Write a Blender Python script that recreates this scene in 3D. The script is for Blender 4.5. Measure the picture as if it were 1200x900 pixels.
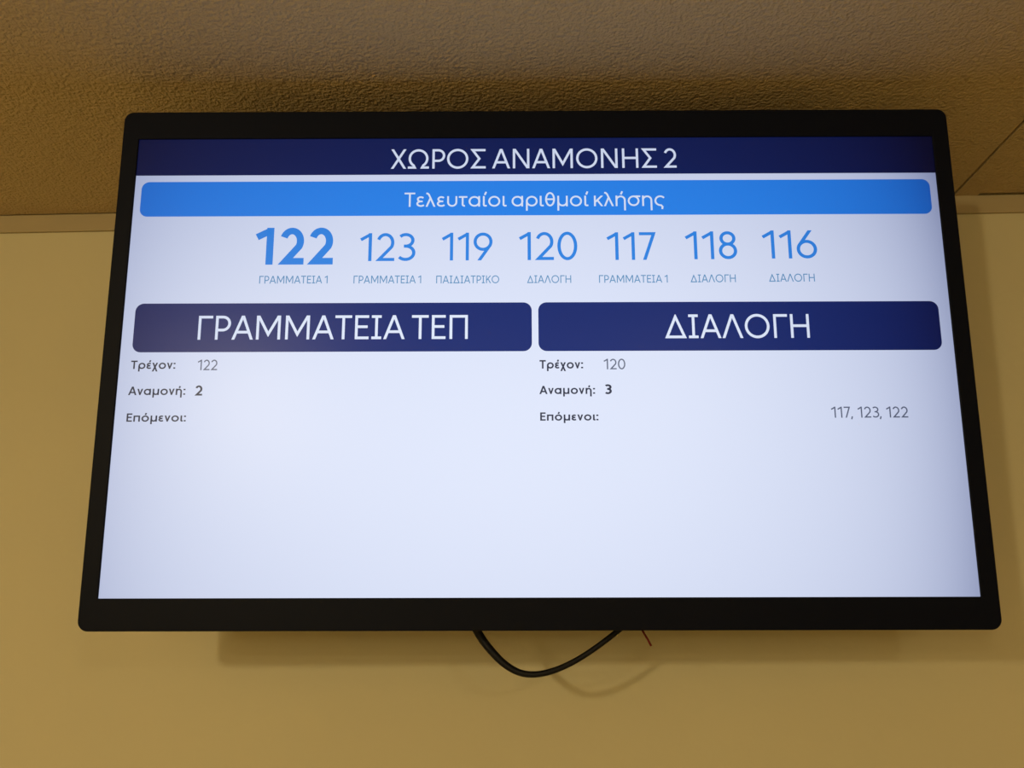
import bpy, bmesh, math, random
from math import sin, cos, pi, radians, hypot
from mathutils import Matrix, Vector

for o in list(bpy.data.objects):
    bpy.data.objects.remove(o)
S = bpy.context.scene
COL = S.collection

# ------------------------------------------------------------------ camera
EYE = 1.95                                   # camera height above the floor
WALL_Y = 1.08                                # wall the television hangs on
CEIL = EYE + 0.587
cam_d = bpy.data.cameras.new('camera')
cam_d.sensor_width = 36.0
cam_d.lens = 28.8
cam_d.clip_start = 0.02
cam = bpy.data.objects.new('camera', cam_d)
COL.objects.link(cam)
_m = (Matrix.Rotation(0.03848, 3, 'Z') @ Matrix.Rotation(0.28358, 3, 'X') @ Matrix.Rotation(0.00203, 3, 'Y'))
_r, _f, _u = _m.col[0], _m.col[1], _m.col[2]
cam.matrix_world = Matrix(((_r.x, _u.x, -_f.x, 0), (_r.y, _u.y, -_f.y, 0), (_r.z, _u.z, -_f.z, EYE), (0, 0, 0, 1)))
S.camera = cam

# ------------------------------------------------------------------ light and exposure
S.view_settings.view_transform = 'Standard'
S.view_settings.look = 'None'
S.view_settings.exposure = 0.0
S.view_settings.gamma = 1.0
S.view_settings.use_curve_mapping = False
W = bpy.data.worlds.new('world')
S.world = W
W.use_nodes = True
W.node_tree.nodes['Background'].inputs[0].default_value = (1, 0.8, 0.55, 1)
W.node_tree.nodes['Background'].inputs[1].default_value = 0.0


def globe_lamp(x, y, power, drop=0.20, radius=0.045, col=(1.0, 0.84, 0.53)):
    """a small globe lamp hanging a hand below the ceiling"""
    d = bpy.data.lights.new('globe_lamp', 'POINT')
    d.shadow_soft_size = radius
    d.energy = power
    d.color = col
    o = bpy.data.objects.new('globe_lamp', d)
    o.location = (x, y, CEIL - drop)
    COL.objects.link(o)


globe_lamp(-0.94, -1.30, 30)
globe_lamp(0.63, -1.30, 6.5)
for lx, ly, lp in ((-2.0, -4.4, 40), (0.1, -6.0, 32)):                      # unseen lamps added further back to fill the wall and shadow
    globe_lamp(lx, ly, lp, 0.30, 0.16)
for lx, ly, lp in ((-1.6, -3.6, 56), (0.2, -5.2, 44)):                      # round fill lamps added flush in the ceiling, unseen
    d = bpy.data.lights.new('ceiling_fill_lamp', 'AREA')
    d.shape = 'DISK'
    d.size = 0.5
    d.energy = lp
    d.color = (1.0, 0.84, 0.53)
    o = bpy.data.objects.new('ceiling_fill_lamp', d)
    o.location = (lx, ly, CEIL - 0.01)
    COL.objects.link(o)


# ------------------------------------------------------------------ helpers
def mat(name, col, rough=0.6, spec=0.5, bump=None, mottled=None):
    m = bpy.data.materials.new(name)
    m.use_nodes = True
    nt = m.node_tree
    b = nt.nodes['Principled BSDF']
    b.inputs['Base Color'].default_value = (*col, 1)
    b.inputs['Roughness'].default_value = rough
    b.inputs['Specular IOR Level'].default_value = spec
    if bump or mottled:
        tc = nt.nodes.new('ShaderNodeTexCoord')
    if mottled:
        scale, amt = mottled
        n = nt.nodes.new('ShaderNodeTexNoise')
        n.inputs['Scale'].default_value = scale
        n.inputs['Detail'].default_value = 3
        r = nt.nodes.new('ShaderNodeValToRGB')
        r.color_ramp.elements[0].position = 0.3
        r.color_ramp.elements[1].position = 0.7
        r.color_ramp.elements[0].color = (*[c * (1 - amt) for c in col], 1)
        r.color_ramp.elements[1].color = (*[min(1, c * (1 + amt)) for c in col], 1)
        nt.links.new(tc.outputs['Object'], n.inputs['Vector'])
        nt.links.new(n.outputs['Fac'], r.inputs['Fac'])
        nt.links.new(r.outputs['Color'], b.inputs['Base Color'])
    prev = None
    for scale, strength, dist, detail in (bump or ()):
        n = nt.nodes.new('ShaderNodeTexNoise')
        n.inputs['Scale'].default_value = scale
        n.inputs['Detail'].default_value = detail
        n.inputs['Roughness'].default_value = 0.5
        bp = nt.nodes.new('ShaderNodeBump')
        bp.inputs['Strength'].default_value = strength
        bp.inputs['Distance'].default_value = dist
        nt.links.new(tc.outputs['Object'], n.inputs['Vector'])
        nt.links.new(n.outputs['Fac'], bp.inputs['Height'])
        if prev:
            nt.links.new(prev.outputs['Normal'], bp.inputs['Normal'])
        prev = bp
    if prev:
        nt.links.new(prev.outputs['Normal'], b.inputs['Normal'])
    return m


def panel_dimming_group():
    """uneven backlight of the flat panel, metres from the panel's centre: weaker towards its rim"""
    g = bpy.data.node_groups.new('panel_dimming', 'ShaderNodeTree')
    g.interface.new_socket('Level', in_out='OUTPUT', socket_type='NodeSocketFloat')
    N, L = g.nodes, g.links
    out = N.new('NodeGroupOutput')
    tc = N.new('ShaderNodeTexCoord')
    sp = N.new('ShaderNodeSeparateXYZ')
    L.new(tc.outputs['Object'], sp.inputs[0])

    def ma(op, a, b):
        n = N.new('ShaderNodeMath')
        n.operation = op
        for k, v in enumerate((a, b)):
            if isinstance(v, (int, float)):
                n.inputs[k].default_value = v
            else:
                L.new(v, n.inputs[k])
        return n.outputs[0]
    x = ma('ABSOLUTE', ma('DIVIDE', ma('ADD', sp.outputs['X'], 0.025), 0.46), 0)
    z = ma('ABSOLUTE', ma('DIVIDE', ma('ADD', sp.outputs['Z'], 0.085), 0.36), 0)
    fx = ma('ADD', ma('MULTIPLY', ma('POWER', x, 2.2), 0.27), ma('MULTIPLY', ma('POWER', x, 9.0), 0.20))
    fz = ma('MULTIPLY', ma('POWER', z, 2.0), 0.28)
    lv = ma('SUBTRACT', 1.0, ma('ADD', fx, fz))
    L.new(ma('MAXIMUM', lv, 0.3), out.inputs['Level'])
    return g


DIM = panel_dimming_group()


def glow(name, col, k=1.0, power=1.0):
    """lit pixels of the panel behind a dark satin front"""
    m = mat(name, (0.003, 0.003, 0.004), 0.32, 0.21)
    nt = m.node_tree
    b = nt.nodes['Principled BSDF']
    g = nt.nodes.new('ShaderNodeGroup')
    g.node_tree = DIM
    cx = nt.nodes.new('ShaderNodeCombineXYZ')             # dimming painted into the emission stays a little bluer at the rim
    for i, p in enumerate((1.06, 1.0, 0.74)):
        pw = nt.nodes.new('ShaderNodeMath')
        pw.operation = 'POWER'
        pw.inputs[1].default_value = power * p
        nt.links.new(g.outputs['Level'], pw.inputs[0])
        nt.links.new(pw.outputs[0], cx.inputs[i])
    mu = nt.nodes.new('ShaderNodeVectorMath')
    mu.operation = 'MULTIPLY'
    mu.inputs[1].default_value = [c * k for c in col]
    nt.links.new(cx.outputs[0], mu.inputs[0])
    nt.links.new(mu.outputs[0], b.inputs['Emission Color'])
    b.inputs['Emission Strength'].default_value = 1.0
    return m


def srgb(r, g, b):
    f = lambda c: ((c / 255 + 0.055) / 1.055) ** 2.4 if c > 10 else c / 255 / 12.92
    return (f(r), f(g), f(b))


def obj(name, bm, m, parent=None, smooth=False, loc=None):
    me = bpy.data.meshes.new(name)
    bm.normal_update()
    bm.to_mesh(me)
    bm.free()
    if smooth:
        for p in me.polygons:
            p.use_smooth = True
    me.materials.append(m)
    o = bpy.data.objects.new(name, me)
    if parent:
        o.parent = parent
    if loc:
        o.location = loc
    COL.objects.link(o)
    return o


def box(bm, x0, x1, y0, y1, z0, z1):
    v = [bm.verts.new(p) for p in ((x0, y0, z0), (x1, y0, z0), (x1, y1, z0), (x0, y1, z0),
                                   (x0, y0, z1), (x1, y0, z1), (x1, y1, z1), (x0, y1, z1))]
    for f in ((3, 2, 1, 0), (4, 5, 6, 7), (0, 1, 5, 4), (1, 2, 6, 5), (2, 3, 7, 6), (3, 0, 4, 7)):
        bm.faces.new([v[i] for i in f])


def bevel(bm, w, seg=2):
    bmesh.ops.bevel(bm, geom=bm.edges[:], offset=w, segments=seg, profile=0.5, affect='EDGES')


def rrect(x0, x1, z0, z1, r, n=8):
    pts = []
    for cx, cz, a in ((x1 - r, z1 - r, 0), (x0 + r, z1 - r, 90), (x0 + r, z0 + r, 180), (x1 - r, z0 + r, 270)):
        for k in range(n + 1):
            t = radians(a + 90 * k / n)
            pts.append((cx + r * cos(t), cz + r * sin(t)))
    return pts                                              # counter-clockwise seen from the front (-Y)


def loft(bm, rings, close_first=True, close_last=True):
    """rings of equal length [(x, y, z)...]"""
    R = [[bm.verts.new(p) for p in ring] for ring in rings]
    n = len(R[0])
    for a, b in zip(R, R[1:]):
        for i in range(n):
            bm.faces.new((a[i], a[(i + 1) % n], b[(i + 1) % n], b[i]))
    if close_first:
        bm.faces.new(R[0][::-1])
    if close_last:
        bm.faces.new(R[-1])
    bmesh.ops.recalc_face_normals(bm, faces=bm.faces[:])


def tube(bm, pts, radii, seg=16, sub=8):
    """smooth tube through points (Catmull-Rom)"""
    P = [Vector(p) for p in pts]
    Q, RR = [], []
    for i in range(len(P) - 1):
        p0, p1, p2, p3 = P[max(i - 1, 0)], P[i], P[i + 1], P[min(i + 2, len(P) - 1)]
        for k in range(sub):
            t = k / sub
            Q.append(0.5 * ((2 * p1) + (p2 - p0) * t + (2 * p0 - 5 * p1 + 4 * p2 - p3) * t * t
                            + (3 * p1 - p0 - 3 * p2 + p3) * t ** 3))
            RR.append(radii[i] + (radii[i + 1] - radii[i]) * t)
    Q.append(P[-1])
    RR.append(radii[-1])
    rings = []
    nrm = Vector((0, 1, 0))
    for i, q in enumerate(Q):
        d = (Q[min(i + 1, len(Q) - 1)] - Q[max(i - 1, 0)]).normalized()
        nrm = (nrm - d * nrm.dot(d)).normalized()
        bi = d.cross(nrm)
        rings.append([q + (nrm * cos(2 * pi * k / seg) + bi * sin(2 * pi * k / seg)) * RR[i] for k in range(seg)])
    loft(bm, rings)


def tag(o, label, cat, group=None):
    o['label'] = label
    o['category'] = cat
    if group:
        o['group'] = group
    return o


def structure(name, bm, m):
    o = obj(name, bm, m)
    o['kind'] = 'structure'
    return o


# ------------------------------------------------------------------ materials
M_WALL = mat('wall_paint', (0.70, 0.62, 0.37), 0.72, 0.25, bump=[(60, 0.12, 0.004, 2)], mottled=(2.2, 0.03))
M_TRIM = mat('edge_trim', (0.48, 0.38, 0.205), 0.6, 0.3)
M_CEIL = mat('stucco', (0.61, 0.465, 0.25), 0.9, 0.08,
             bump=[(240, 0.85, 0.0040, 1.5), (95, 0.2, 0.005, 0)], mottled=(3, 0.03))
M_GAP = mat('dark_void', (0.03, 0.012, 0.008), 0.9, 0.1)
M_FLOOR = mat('floor_tiles', (0.25, 0.205, 0.14), 0.4, 0.4, mottled=(1.2, 0.08))
M_BEZEL = mat('black_plastic', (0.0035, 0.0048, 0.0120), 0.5, 0.10, bump=[(900, 0.05, 0.0005, 1)])
M_BACK = mat('black_back_shell', (0.014, 0.014, 0.015), 0.6, 0.4)
M_STEEL = mat('black_steel', (0.02, 0.02, 0.021), 0.45, 0.5)
M_CABLE = mat('black_rubber', (0.006, 0.006, 0.007), 0.55, 0.25)
M_WIRE = mat('dark_red_wire', (0.15, 0.010, 0.008), 0.75, 0.2)

# ------------------------------------------------------------------ the room
X0, X1, Y0 = -2.6, 4.6, -7.6
SEAM = 0.590                                   # joint between the two ceiling boards
bm = bmesh.new(); box(bm, X0, X1, WALL_Y, WALL_Y + 0.12, 0, CEIL + 0.06); structure('wall_back', bm, M_WALL)
bm = bmesh.new(); box(bm, X0 - 0.12, X0, Y0, WALL_Y + 0.12, 0, CEIL + 0.06); structure('wall_left', bm, M_WALL)
bm = bmesh.new(); box(bm, X1, X1 + 0.12, Y0, WALL_Y + 0.12, 0, CEIL + 0.06); structure('wall_right', bm, M_WALL)
bm = bmesh.new(); box(bm, X0 - 0.12, X1 + 0.12, Y0 - 0.12, Y0, 0, CEIL + 0.06); structure('wall_front', bm, M_WALL)
bm = bmesh.new(); box(bm, X0 - 0.12, X1 + 0.12, Y0 - 0.12, WALL_Y + 0.12, -0.1, 0); structure('floor', bm, M_FLOOR)

bm = bmesh.new()
box(bm, X0, SEAM, Y0, WALL_Y - 0.0053, CEIL, CEIL + 0.02)                      # left board
# right board: its back edge stops short of the wall past the corner tongue
for x0, x1, yb in ((SEAM + 0.0032, SEAM + 0.036, WALL_Y - 0.0002), (SEAM + 0.036, X1, WALL_Y - 0.0105)):
    box(bm, x0, x1, Y0, yb, CEIL - 0.001, CEIL + 0.02)
structure('ceiling', bm, M_CEIL)
bm = bmesh.new(); box(bm, X0 - 0.12, X1 + 0.12, Y0 - 0.12, WALL_Y + 0.12, CEIL + 0.06, CEIL + 0.10)
box(bm, X0, X1, Y0, WALL_Y, CEIL + 0.0201, CEIL + 0.06)
structure('ceiling_backing', bm, M_GAP)  # unseen slab added above the boards, coloured dark so the joint reads dark

# painted edge strip along the top of the wall
bm = bmesh.new(); box(bm, X0, X1, WALL_Y - 0.0045, WALL_Y, CEIL - 0.0285, CEIL - 0.0004)
bevel(bm, 0.0012, 2)
structure('trim_1', bm, M_TRIM)

# ------------------------------------------------------------------ television
TV = bpy.data.objects.new('television', None)
TV.empty_display_size = 0.1
COL.objects.link(TV)
TV.location = (-0.0056, 0.82695, EYE + 0.27228)
TV.rotation_euler = (0.09504, 0, 0.03507)
tag(TV, 'black wall-mounted flat television, tilted forward, showing a queue number board in blue and white', 'television')

SW, SH = 0.443, 0.2492                          # half size of the lit area
BS, BT, BB = 0.0183, 0.0327, 0.0320             # bezel widths
LIP = 0.0018

# front frame: a rounded ring with a stepped inner lip
bm = bmesh.new()
ox0, ox1, oz0, oz1 = -SW - BS, SW + BS, -SH - BB, SH + BT


def ring(x0, x1, z0, z1, r, y):
    return [(x, y, z) for x, z in rrect(x0, x1, z0, z1, r)]


E_ = 0.0012
loft(bm, [ring(-SW, SW, -SH, SH, 0.0004, 0.0004),
          ring(-SW, SW, -SH, SH, 0.0004, -LIP + 0.0006),
          ring(-SW - 0.0008, SW + 0.0008, -SH - 0.0008, SH + 0.0008, 0.0008, -LIP),
          ring(ox0 + E_, ox1 - E_, oz0 + E_, oz1 - E_, 0.0095, -LIP),
          ring(ox0 + E_ * 0.3, ox1 - E_ * 0.3, oz0 + E_ * 0.3, oz1 - E_ * 0.3, 0.0102, -LIP + E_ * 0.3),
          ring(ox0, ox1, oz0, oz1, 0.0105, -LIP + E_),
          ring(ox0, ox1, oz0, oz1, 0.0105, 0.0125),
          ring(ox0 + 0.003, ox1 - 0.003, oz0 + 0.003, oz1 - 0.003, 0.009, 0.0155)], False, True)
obj('bezel', bm, M_BEZEL, TV)

# rear shell: thin at the rim, a deeper box towards the middle and bottom
bm = bmesh.new()
loft(bm, [ring(ox0 + 0.006, ox1 - 0.006, oz0 + 0.006, oz1 - 0.006, 0.010, 0.0150),
          ring(ox0 + 0.012, ox1 - 0.012, oz0 + 0.012, oz1 - 0.012, 0.014, 0.0200),
          ring(ox0 + 0.085, ox1 - 0.085, oz0 + 0.050, oz1 - 0.018, 0.02, 0.0260),
          ring(ox0 + 0.090, ox1 - 0.090, oz0 + 0.058, oz1 - 0.022, 0.02, 0.0700),
          ring(ox0 + 0.100, ox1 - 0.100, oz0 + 0.066, oz1 - 0.030, 0.02, 0.0760)], True, True)
obj('back_shell', bm, M_BACK, TV)

# tilting bracket that carries the set on the wall
tvm = Matrix.LocRotScale(TV.location, TV.rotation_euler, None)
inv = tvm.inverted()
bm = bmesh.new()
box(bm, -0.125, 0.125, 0.0762, 0.0802, -0.115, 0.095)
for s in (-1, 1):
    box(bm, s * 0.10 - 0.014, s * 0.10 + 0.014, 0.0800, 0.0920, -0.125, 0.105)
br = obj('mount_bracket', bm, M_STEEL, TV)
for s in (-1, 1):
    bm = bmesh.new()
    box(bm, s * 0.06 - 0.016, s * 0.06 + 0.016, 0.092, 0.2255, -0.03, 0.012)
    obj('mount_arm', bm, M_STEEL, br)
bm = bmesh.new()                                # wall plate stays square to the wall
box(bm, -0.16, 0.16, WALL_Y - 0.0105, WALL_Y - 0.0005, EYE + 0.19, EYE + 0.32)
bm.transform(inv)
obj('wall_plate', bm, M_STEEL, br)

# ---- the lit panel and what it shows
WHITE = srgb(223, 231, 252)
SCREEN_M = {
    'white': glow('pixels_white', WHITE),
    'navy': glow('pixels_navy', srgb(15, 36, 98), power=2.2),  # navy painted to dim faster towards the rim, as seen off-axis
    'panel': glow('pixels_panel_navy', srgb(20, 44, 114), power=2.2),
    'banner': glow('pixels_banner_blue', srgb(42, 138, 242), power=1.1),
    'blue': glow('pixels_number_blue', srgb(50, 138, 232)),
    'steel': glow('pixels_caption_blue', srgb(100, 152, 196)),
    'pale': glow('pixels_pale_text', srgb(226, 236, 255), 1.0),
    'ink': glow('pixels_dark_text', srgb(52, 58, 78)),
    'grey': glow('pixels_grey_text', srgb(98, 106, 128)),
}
bm = bmesh.new()
f = bm.faces.new([bm.verts.new(p) for p in ((-SW, 0, -SH), (SW, 0, -SH), (SW, 0, SH), (-SW, 0, SH))])
r = bmesh.ops.extrude_face_region(bm, geom=[f])
bmesh.ops.translate(bm, verts=[e for e in r['geom'] if isinstance(e, bmesh.types.BMVert)], vec=(0, 0.004, 0))
bmesh.ops.recalc_face_normals(bm, faces=bm.faces[:])
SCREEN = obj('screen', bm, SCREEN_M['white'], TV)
SCREEN['label'] = 'bright screen showing called queue numbers in Greek'


def plate(name, x0, x1, z0, z1, r, m, y, label):
    bm = bmesh.new()
    bm.faces.new([bm.verts.new((x / 1000, y, z / 1000)) for x, z in rrect(x0, x1, z0, z1, r)])
    o = obj(name, bm, m, SCREEN)
    o['label'] = label
    return o


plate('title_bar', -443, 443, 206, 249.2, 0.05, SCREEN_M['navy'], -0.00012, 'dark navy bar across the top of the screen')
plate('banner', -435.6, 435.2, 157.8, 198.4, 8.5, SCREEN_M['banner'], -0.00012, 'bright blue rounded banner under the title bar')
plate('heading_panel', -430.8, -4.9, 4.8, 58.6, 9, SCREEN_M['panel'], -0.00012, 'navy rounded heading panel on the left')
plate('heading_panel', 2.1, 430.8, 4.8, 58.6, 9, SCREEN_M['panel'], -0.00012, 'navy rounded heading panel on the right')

# ---- lettering: a monoline sans drawn with strokes
#  a stroke = (points, clip_low, clip_high); heights in cap heights


def arc(cx, cy, rx, ry, a0, a1, n=20):
    return [(cx + rx * cos(radians(a0 + (a1 - a0) * k / n)), cy + ry * sin(radians(a0 + (a1 - a0) * k / n)))
            for k in range(n + 1)]


def ell(cx, cy, rx, ry, n=40):
    return arc(cx, cy, rx, ry, 0, 360, n)[:-1]


XH = 0.74
DES = -0.30


def glyph(c, w):
    """width, strokes; stroke = (pts, lo, hi, closed, extend_start, extend_end)"""
    b, t, q = w / 2, 1 - w / 2, w * 0.58
    out = []

    def s(pts, lo=-1.0, hi=2.0, closed=False, e0=False, e1=False):
        out.append((pts, lo, hi, closed, e0, e1))

    def cap(*pts):                                # both ends run on and are cut level at 0 and 1
        s(list(pts), 0, 1, False, True, True)
    if c == 'Χ':
        W = 0.74; cap((q, 0), (W - q, 1)); cap((W - q, 0), (q, 1))
    elif c == 'Ω':
        W = 1.02; r = 0.5 - b
        s([(0, b), (0.33, b)] + arc(W / 2, 0.52, 0.48 - b, 0.48 - b, 236, -56, 36) + [(W - 0.33, b), (W, b)])
    elif c == 'Ρ':
        W = 0.62; cap((b, 0), (b, 1)); y0 = 0.40; r = (t - y0) / 2
        s([(b, t), (W - b - r, t)] + arc(W - b - r, t - r, r, r, 90, -90, 18) + [(b, y0)])
    elif c in 'ΟO':
        W = 1.03; s(ell(W / 2, 0.5, W / 2 - b, 0.5 - b + 0.012), closed=True)
    elif c == 'Σ':
        W = 0.74; s([(W - 0.01, t), (b * 1.9, t), (0.43, 0.5), (b * 1.9, b), (W, b)])
    elif c in 'ΑΛ':
        W = 0.88; cap((q, 0), (W / 2, 1)); cap((W - q, 0), (W / 2, 1))
        if c == 'Α':
            k = 0.31; x = q + (W / 2 - q) * k; s([(x, k), (W - x, k)])
    elif c == 'Δ':
        W = 0.92; s([(b * 1.7, b), (W / 2, 1 - w * 0.9), (W - b * 1.7, b)], closed=True, hi=1)
    elif c == 'Ν':
        W = 0.80; cap((b, 0), (b, 1)); cap((W - b, 0), (W - b, 1)); cap((w * .62, 1), (W - w * .62, 0))
    elif c == 'Μ':
        W = 0.98; cap((b, 0), (b, 1)); cap((W - b, 0), (W - b, 1))
        s([(w * .62, 1), (W / 2, 0.22), (W - w * .62, 1)], 0, 1, False, True, True)
    elif c == 'Η':
        W = 0.78; cap((b, 0), (b, 1)); cap((W - b, 0), (W - b, 1)); s([(b, 0.51), (W - b, 0.51)])
    elif c == 'Γ':
        W = 0.58; s([(b, 0), (b, t), (W, t)])
    elif c == 'Τ':
        W = 0.68; s([(0, t), (W, t)]); s([(W / 2, 0), (W / 2, t)])
    elif c == 'Ε':
        W = 0.56; s([(W, t), (b, t), (b, b), (W, b)]); s([(b, 0.52), (W - 0.05, 0.52)])
    elif c == 'Ι':
        W = 0.40; s([(0, t), (W, t)]); s([(0, b), (W, b)]); s([(W / 2, b), (W / 2, t)])
    elif c == 'Π':
        W = 0.74; s([(b, 0), (b, t), (W - b, t), (W - b, 0)])
    elif c == 'Κ':
        W = 0.68; cap((b, 0), (b, 1)); s([(b, 0.36), (W - q, 1)], 0, 1, False, False, True)
        s([(0.27, 0.56), (W - q, 0)], 0, 1, False, False, True)
    elif c == '1':
        W = 0.30 + 0.9 * w; cap((W - b, 0), (W - b, 1))
        s([(0.0 + b * 0.5, 0.79 - b * .5), (W - b, 1 - b * 0.95)], -1, 1, False, False, False)
    elif c == '2':
        W = 0.60; r = W / 2 - b; rr = 0.31 - b * .35
        s([(b * .6, 0.78)] [:0] + arc(W / 2 - 0.01, 1 - b - rr, r, rr, 158, -32, 22) + [(b * 1.7, b), (W, b)])
    elif c == '3':
        W = 0.58; r1 = 0.235 - b * .25; r2 = 0.285 - b * .25
        m_ = 0.53
        s(arc(0.25, (t + m_) / 2, 0.26 - b * .4, (t - m_) / 2, 140, -90, 18) [:-1] + [(0.25, m_), (0.19, m_)])
        s([(0.19, m_), (0.25, m_)] + arc(0.25, (m_ + b) / 2, W - 0.25 - b, (m_ - b) / 2, 90, -140, 20)[1:])
    elif c == '0':
        W = 0.66; s(ell(W / 2, 0.5, W / 2 - b, 0.5 - b + 0.008), closed=True)
    elif c in '69':
        W = 0.66; R = W / 2 - b; cy = b + R
        a = 150
        p = [(W / 2 + 0.13, 1.0), (W / 2 + R * cos(radians(a)), cy + R * sin(radians(a)) * 1.0)]
        c1 = ell(W / 2, cy, R, R)
        if c == '9':
            fl = lambda P: [(W - x, 1 - y) for x, y in P]
            s(fl(c1), closed=True); s(fl(p), 0, 1, False, True, False)
        else:
            s(c1, closed=True); s(p, 0, 1, False, True, False)
    elif c == '7':
        W = 0.58; s([(0, t), (W - b * 1.6, t), (0.17, 0)], 0, 1, False, False, True)
    elif c == '8':
        W = 0.60; m_ = 0.54
        s(ell(W / 2, (m_ + t) / 2, W / 2 - b - 0.035, (t - m_) / 2), closed=True)
        s(ell(W / 2, (m_ + b) / 2, W / 2 - b, (m_ - b) / 2), closed=True)
    elif c == ':':
        W = w * 1.25
        for y in (w * .62, XH - w * .62):
            out.append(([(0, y), (W, y)], y - w * .62, y + w * .62, False, False, False))
    elif c == ',':
        W = 0.14; s([(0.10, 0.12), (0.02, -0.14)])
    elif c in 'τ':
        W = 0.54; s([(0, XH - b), (W, XH - b)]); s([(0.24, XH - b), (0.24, 0.17)] + arc(0.24 + 0.17 - b, 0.17, 0.17 - b, 0.17 - b, 180, 290, 8))
    elif c in 'εέ':
        W = 0.50; m_ = XH / 2 + 0.01; T_ = XH - b
        s(arc(0.28, (T_ + m_) / 2, 0.22 - b * .5, (T_ - m_) / 2, 35, 270, 14)[:-1] + [(0.28, m_), (0.40, m_)])
        s([(0.40, m_), (0.28, m_)] + arc(0.29, (m_ + b) / 2, 0.29 - b, (m_ - b) / 2, 90, 325, 16)[1:])
    elif c == 'λ':
        W = 0.64; s([(0.04, t), (0.12, t), (0.21, 0.86), (W - q, 0)], 0, 1, False, False, True)
        s([(q, 0), (0.31, 0.62)], 0, 0.68, False, True, False)
    elif c == 'υ':
        W = 0.64; r = W / 2 - b
        s([(b, XH), (b, b + r)] + arc(W / 2, b + r, r, r, 180, 360, 18) + [(W - b, XH)])
    elif c == 'α':
        W = 0.70; r = XH / 2 - b; s(ell(b + r, XH / 2, r, r), closed=True)
        s([(XH - b - 0.015, XH), (XH - b - 0.015, 0.0)]); W = XH - 0.015
    elif c in 'ιί':
        W = 0.25; s([(b, XH), (b, 0.14)] + arc(b + 0.14 - b, 0.14, 0.14 - b, 0.14 - b, 180, 275, 8) + [(W, b)])
    elif c in 'οό':
        W = XH + 0.02; s(ell(W / 2, XH / 2, W / 2 - b, XH / 2 - b + 0.008), closed=True)
    elif c == 'ρ':
        W = XH; r = XH / 2 - b; s(ell(b + r, XH / 2, r, r), closed=True); s([(b, XH / 2), (b, DES)])
    elif c == 'θ':
        W = 0.62; s(ell(W / 2, 0.5, W / 2 - b, 0.5 - b), closed=True); s([(b, 0.5), (W - b, 0.5)])
    elif c == 'μ':
        W = 0.66; r = W / 2 - b
        s([(b, DES), (b, XH)]); s([(b, b + r)] + arc(W / 2, b + r, r, r, 180, 360, 18) + [(W - b, XH)]); s([(W - b, XH), (W - b, 0)])
    elif c == 'κ':
        W = 0.58; s([(b, 0), (b, XH)]); s([(b, 0.27), (W - q, XH)], 0, XH, False, False, True)
        s([(0.22, 0.42), (W - q, 0)], 0, XH, False, False, True)
    elif c in 'ηή':
        W = 0.64; r = W / 2 - b
        s([(b, 0), (b, XH)]); s([(b, XH - b - r)] + arc(W / 2, XH - b - r, r, r, 180, 0, 18) + [(W - b, DES)])
    elif c == 'σ':
        W = 0.80; r = XH / 2 - b; s(ell(b + r, XH / 2, r, r), closed=True); s([(XH / 2, XH - b), (W, XH - b)])
    elif c == 'ς':
        W = 0.60; r = XH / 2 - b
        s(arc(b + r, XH / 2, r, r, 40, 265, 22) + [(0.42, b - 0.01), (0.50, -0.06), (0.47, -0.22)])
    elif c == 'χ':
        W = 0.62; s([(q, XH), (W - q, DES)], DES, XH, False, True, True); s([(W - q, XH), (q, DES)], DES, XH, False, True, True)
    elif c == 'ν':
        W = 0.62; s([(q, XH), (W / 2, w * .35), (W - q, XH)], 0, XH, False, True, True)
    elif c == 'π':
        W = 0.66; s([(b, 0), (b, XH - b), (W - b, XH - b), (W - b, 0)])
    else:
        raise ValueError(c)
    if c in 'έίόή':
        x = {'έ': 0.30, 'ί': 0.12, 'ό': XH / 2, 'ή': 0.34}[c]
        s([(x, XH + 0.08), (x + 0.09, XH + 0.30)])
    return W, out


def clip(poly, z, keep_above):
    res = []
    for i, p in enumerate(poly):
        a, c = p, poly[(i + 1) % len(poly)]
        ia = (a[1] >= z) == keep_above or a[1] == z
        ic = (c[1] >= z) == keep_above or c[1] == z
        if ia:
            res.append(a)
        if ia != ic:
            k = (z - a[1]) / (c[1] - a[1])
            res.append((a[0] + (c[0] - a[0]) * k, z))
    return res


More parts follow.
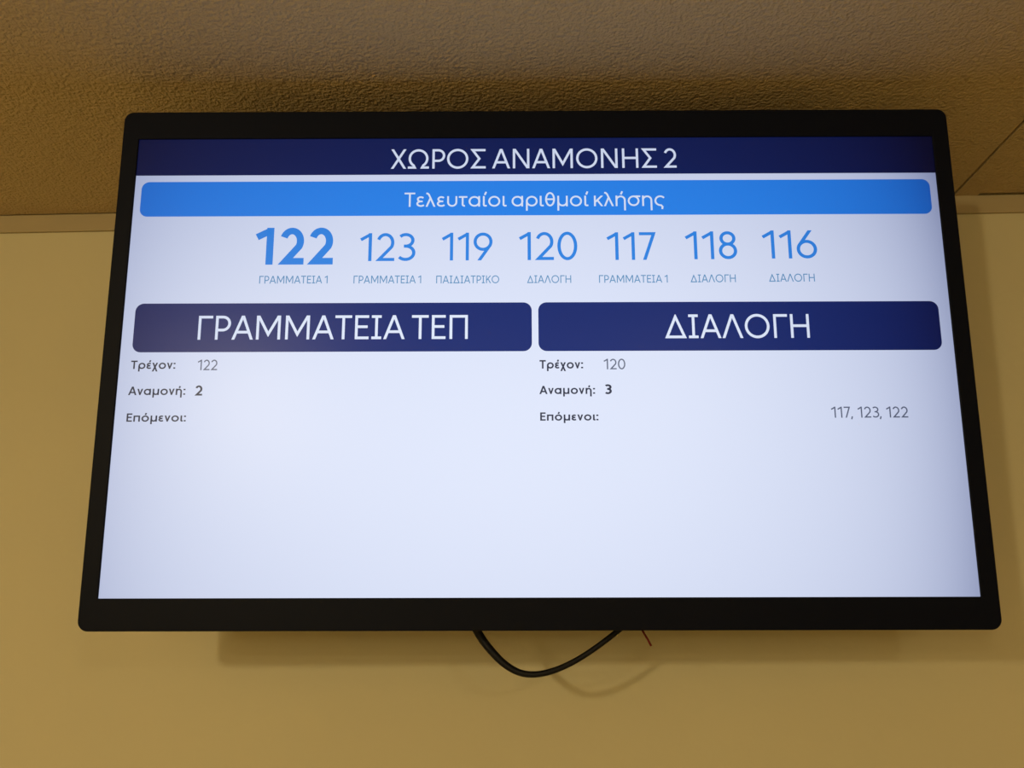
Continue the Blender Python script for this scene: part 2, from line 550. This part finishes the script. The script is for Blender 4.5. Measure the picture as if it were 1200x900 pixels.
def ribbon(pts, w, lo, hi, closed, e0, e1):
    pts = [p for i, p in enumerate(pts) if i == 0 or hypot(p[0] - pts[i - 1][0], p[1] - pts[i - 1][1]) > 1e-5]
    ex = 0.35
    if e0:
        (x0, y0), (x1, y1) = pts[0], pts[1]
        L = hypot(x1 - x0, y1 - y0); pts[0] = (x0 - (x1 - x0) / L * ex, y0 - (y1 - y0) / L * ex)
    if e1:
        (x0, y0), (x1, y1) = pts[-1], pts[-2]
        L = hypot(x1 - x0, y1 - y0); pts[-1] = (x0 - (x1 - x0) / L * ex, y0 - (y1 - y0) / L * ex)
    n = len(pts)
    L_, R_ = [], []
    for i in range(n):
        p = pts[i]
        a = pts[i - 1] if (closed or i > 0) else None
        c = pts[(i + 1) % n] if (closed or i < n - 1) else None
        ds = []
        for u, v in ((a, p), (p, c)):
            if u is None or v is None:
                continue
            L = hypot(v[0] - u[0], v[1] - u[1]) or 1e-9
            ds.append(((v[0] - u[0]) / L, (v[1] - u[1]) / L))
        ns = [(-d[1], d[0]) for d in ds]
        if len(ns) == 1:
            m = ns[0]; k = 1
        else:
            mx, my = ns[0][0] + ns[1][0], ns[0][1] + ns[1][1]
            L = hypot(mx, my) or 1e-9
            m = (mx / L, my / L)
            k = min(3.0, 1 / max(0.2, m[0] * ns[0][0] + m[1] * ns[0][1]))
        h = w / 2 * k
        L_.append((p[0] + m[0] * h, p[1] + m[1] * h))
        R_.append((p[0] - m[0] * h, p[1] - m[1] * h))
    polys = []
    for i in range(n if closed else n - 1):
        j = (i + 1) % n
        poly = [R_[i], R_[j], L_[j], L_[i]]
        poly = clip(clip(poly, lo, True), hi, False)
        if len(poly) >= 3:
            polys.append(poly)
    return polys


BEAR = {'Χ': (.03, .03), 'Ω': (.05, .05), 'Ρ': (.11, .03), 'Σ': (.04, .05), 'Α': (.015, .015), 'Λ': (.015, .015),
        'Δ': (.02, .02), 'Ν': (.11, .11), 'Μ': (.10, .10), 'Η': (.11, .11), 'Γ': (.11, .01), 'Τ': (.02, .02),
        'Ε': (.11, .05), 'Ι': (.06, .06), 'Π': (.11, .11), 'Κ': (.11, .02), '1': (.05, .10), '7': (.05, .05),
        'τ': (.02, .03), 'λ': (.02, .02), 'υ': (.09, .08), 'α': (.05, .09), 'ι': (.09, .03), 'ί': (.09, .03),
        'ρ': (.09, .05), 'μ': (.09, .08), 'κ': (.09, .02), 'η': (.09, .08), 'ή': (.09, .08), 'σ': (.05, .02),
        'χ': (.02, .02), 'ν': (.02, .02), 'π': (.08, .08), ':': (.06, .06), ',': (-.02, .04)}


def lettering(name, text, x0, x1, z0, z1, w, key, label):
    """text squeezed into x0..x1 (mm), baseline z0, cap line z1"""
    H = z1 - z0
    adv, shapes, right = 0.0, [], 0.0
    first = True
    for prev, ch in zip(' ' + text, text):
        if ch == ' ':
            adv += 0.34 if prev == ',' else 0.24
            continue
        W_, st = glyph(ch, w)
        lb, rb = BEAR.get(ch, (0.06, 0.06))
        if not first:
            adv += lb
        first = False
        shapes.append((adv, st))
        right = adv + W_
        adv += W_ + rb
    total = right
    sx = (x1 - x0) / total
    bm = bmesh.new()
    for off, st in shapes:
        for args in st:
            for poly in ribbon(args[0], w, *args[1:]):
                vs = []
                for x, y in poly:
                    vs.append(bm.verts.new(((x0 + (x + off) * sx) / 1000, -0.00024, (z0 + y * H) / 1000)))
                try:
                    bm.faces.new(vs)
                except ValueError:
                    pass
    bmesh.ops.dissolve_degenerate(bm, dist=1e-7, edges=bm.edges[:])
    for fc in bm.faces:
        fc.normal_update()
        if fc.normal.y > 0:
            fc.normal_flip()
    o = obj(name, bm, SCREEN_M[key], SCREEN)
    o['label'] = label
    return o


TEXTS = [
    ('title_text', 'ΧΩΡΟΣ ΑΝΑΜΟΝΗΣ 2', -160.3, 157.1, 213.1, 236.3, 0.115, 'pale', 'pale title lettering in the navy bar'),
    ('banner_text', 'Τελευταίοι αριθμοί κλήσης', -144.3, 141.5, 168.1, 184.7, 0.115, 'pale', 'pale lettering in the blue banner'),
    ('call_number', '122', -306.3, -220.7, 102.0, 144.3, 0.178, 'blue', 'big bold blue number 122'),
    ('call_number', '123', -191.7, -131.0, 105.7, 137.7, 0.11, 'blue', 'thin blue number 123'),
    ('call_number', '119', -102.5, -47.1, 106.1, 137.9, 0.11, 'blue', 'thin blue number 119'),
    ('call_number', '120', -18.4, 45.2, 106.2, 138.3, 0.11, 'blue', 'thin blue number 120'),
    ('call_number', '117', 77.1, 131.5, 106.0, 137.7, 0.11, 'blue', 'thin blue number 117'),
    ('call_number', '118', 162.5, 218.9, 106.5, 138.4, 0.11, 'blue', 'thin blue number 118'),
    ('call_number', '116', 246.4, 305.8, 107.0, 139.2, 0.11, 'blue', 'thin blue number 116'),
    ('counter_name', 'ΓΡΑΜΜΑΤΕΙΑ 1', -299.4, -225.4, 80.6, 89.3, 0.125, 'steel', 'small caption under number 122'),
    ('counter_name', 'ΓΡΑΜΜΑΤΕΙΑ 1', -197.3, -124.2, 80.4, 89.2, 0.125, 'steel', 'small caption under number 123'),
    ('counter_name', 'ΠΑΙΔΙΑΤΡΙΚΟ', -107.9, -39.8, 80.2, 88.9, 0.125, 'steel', 'small caption under number 119'),
    ('counter_name', 'ΔΙΑΛΟΓΗ', -9.8, 38.0, 80.2, 88.9, 0.125, 'steel', 'small caption under number 120'),
    ('counter_name', 'ΓΡΑΜΜΑΤΕΙΑ 1', 68.1, 142.2, 80.2, 88.9, 0.125, 'steel', 'small caption under number 117'),
    ('counter_name', 'ΔΙΑΛΟΓΗ', 166.7, 215.7, 80.4, 89.2, 0.125, 'steel', 'small caption under number 118'),
    ('counter_name', 'ΔΙΑΛΟΓΗ', 251.3, 300.9, 80.8, 89.7, 0.125, 'steel', 'small caption under number 116'),
    ('heading_text', 'ΓΡΑΜΜΑΤΕΙΑ ΤΕΠ', -361.8, -73.3, 18.4, 44.8, 0.112, 'pale', 'pale lettering in the left navy panel'),
    ('heading_text', 'ΔΙΑΛΟΓΗ', 136.8, 291.2, 18.4, 44.6, 0.112, 'pale', 'pale lettering in the right navy panel'),
    ('row_name', 'Τρέχον:', -430.5, -383.2, -13.3, -4.2, 0.165, 'ink', 'dark row caption, first row on the left'),
    ('row_value', '122', -359.7, -338.7, -14.8, -3.4, 0.115, 'grey', 'thin grey number in the first left row'),
    ('row_name', 'Αναμονή:', -431.0, -370.6, -41.4, -32.3, 0.165, 'ink', 'dark row caption, second row on the left'),
    ('row_value', '2', -360.3, -352.7, -42.1, -31.2, 0.17, 'ink', 'dark number in the second left row'),
    ('row_name', 'Επόμενοι:', -430.3, -368.0, -69.7, -60.9, 0.165, 'ink', 'dark row caption, third row on the left'),
    ('row_name', 'Τρέχον:', 3.0, 49.1, -14.2, -5.0, 0.175, 'ink', 'dark row caption, first row on the right'),
    ('row_value', '120', 70.8, 93.8, -15.2, -3.8, 0.115, 'grey', 'thin grey number in the first right row'),
    ('row_name', 'Αναμονή:', 2.5, 61.2, -41.6, -32.8, 0.175, 'ink', 'dark row caption, second row on the right'),
    ('row_value', '3', 71.5, 78.8, -41.9, -31.3, 0.19, 'ink', 'bold dark number in the second right row'),
    ('row_name', 'Επόμενοι:', 3.2, 64.1, -69.8, -61.1, 0.175, 'ink', 'dark row caption, third row on the right'),
    ('row_value', '117, 123, 122', 307.5, 387.7, -67.6, -55.9, 0.115, 'grey', 'grey list of next numbers at the right edge'),
]
for a in TEXTS:
    lettering(*a)

# ------------------------------------------------------------------ cable and stray wire below the set
bm = bmesh.new()
C_ = [(-0.090, 0.906, 0.045), (-0.083, 0.910, 0.018), (-0.0731, 0.912, -0.0080), (-0.0583, 0.912, -0.0279), (-0.0402, 0.912, -0.0442), (-0.0205, 0.912, -0.0519), (0.0046, 0.912, -0.0494), (0.0363, 0.912, -0.0358), (0.0749, 0.912, -0.0100),
      (0.108, 0.910, 0.018), (0.128, 0.906, 0.045)]
R_ = [0.0045, 0.0045, 0.0045, 0.0042, 0.0037, 0.0033, 0.0031, 0.0029, 0.0029, 0.0029, 0.0029]
tube(bm, [(x, y, z + EYE) for x, y, z in C_], R_)
tag(obj('power_cable', bm, M_CABLE, None, True), 'black cable drooping in a loop below the television', 'cable')

bm = bmesh.new()
W_ = [(0.088, 0.905, 0.035), (0.0955, 0.901, 0.006), (0.1016, 0.900, -0.0082), (0.1062, 0.8995, -0.0165), (0.1097, 0.899, -0.0235)]
tube(bm, [(x, y, z + EYE) for x, y, z in W_], [0.0011] * 5, 10)
tag(obj('wire', bm, M_WIRE, None, True), 'short thin dark red wire end poking out beneath the television', 'wire')
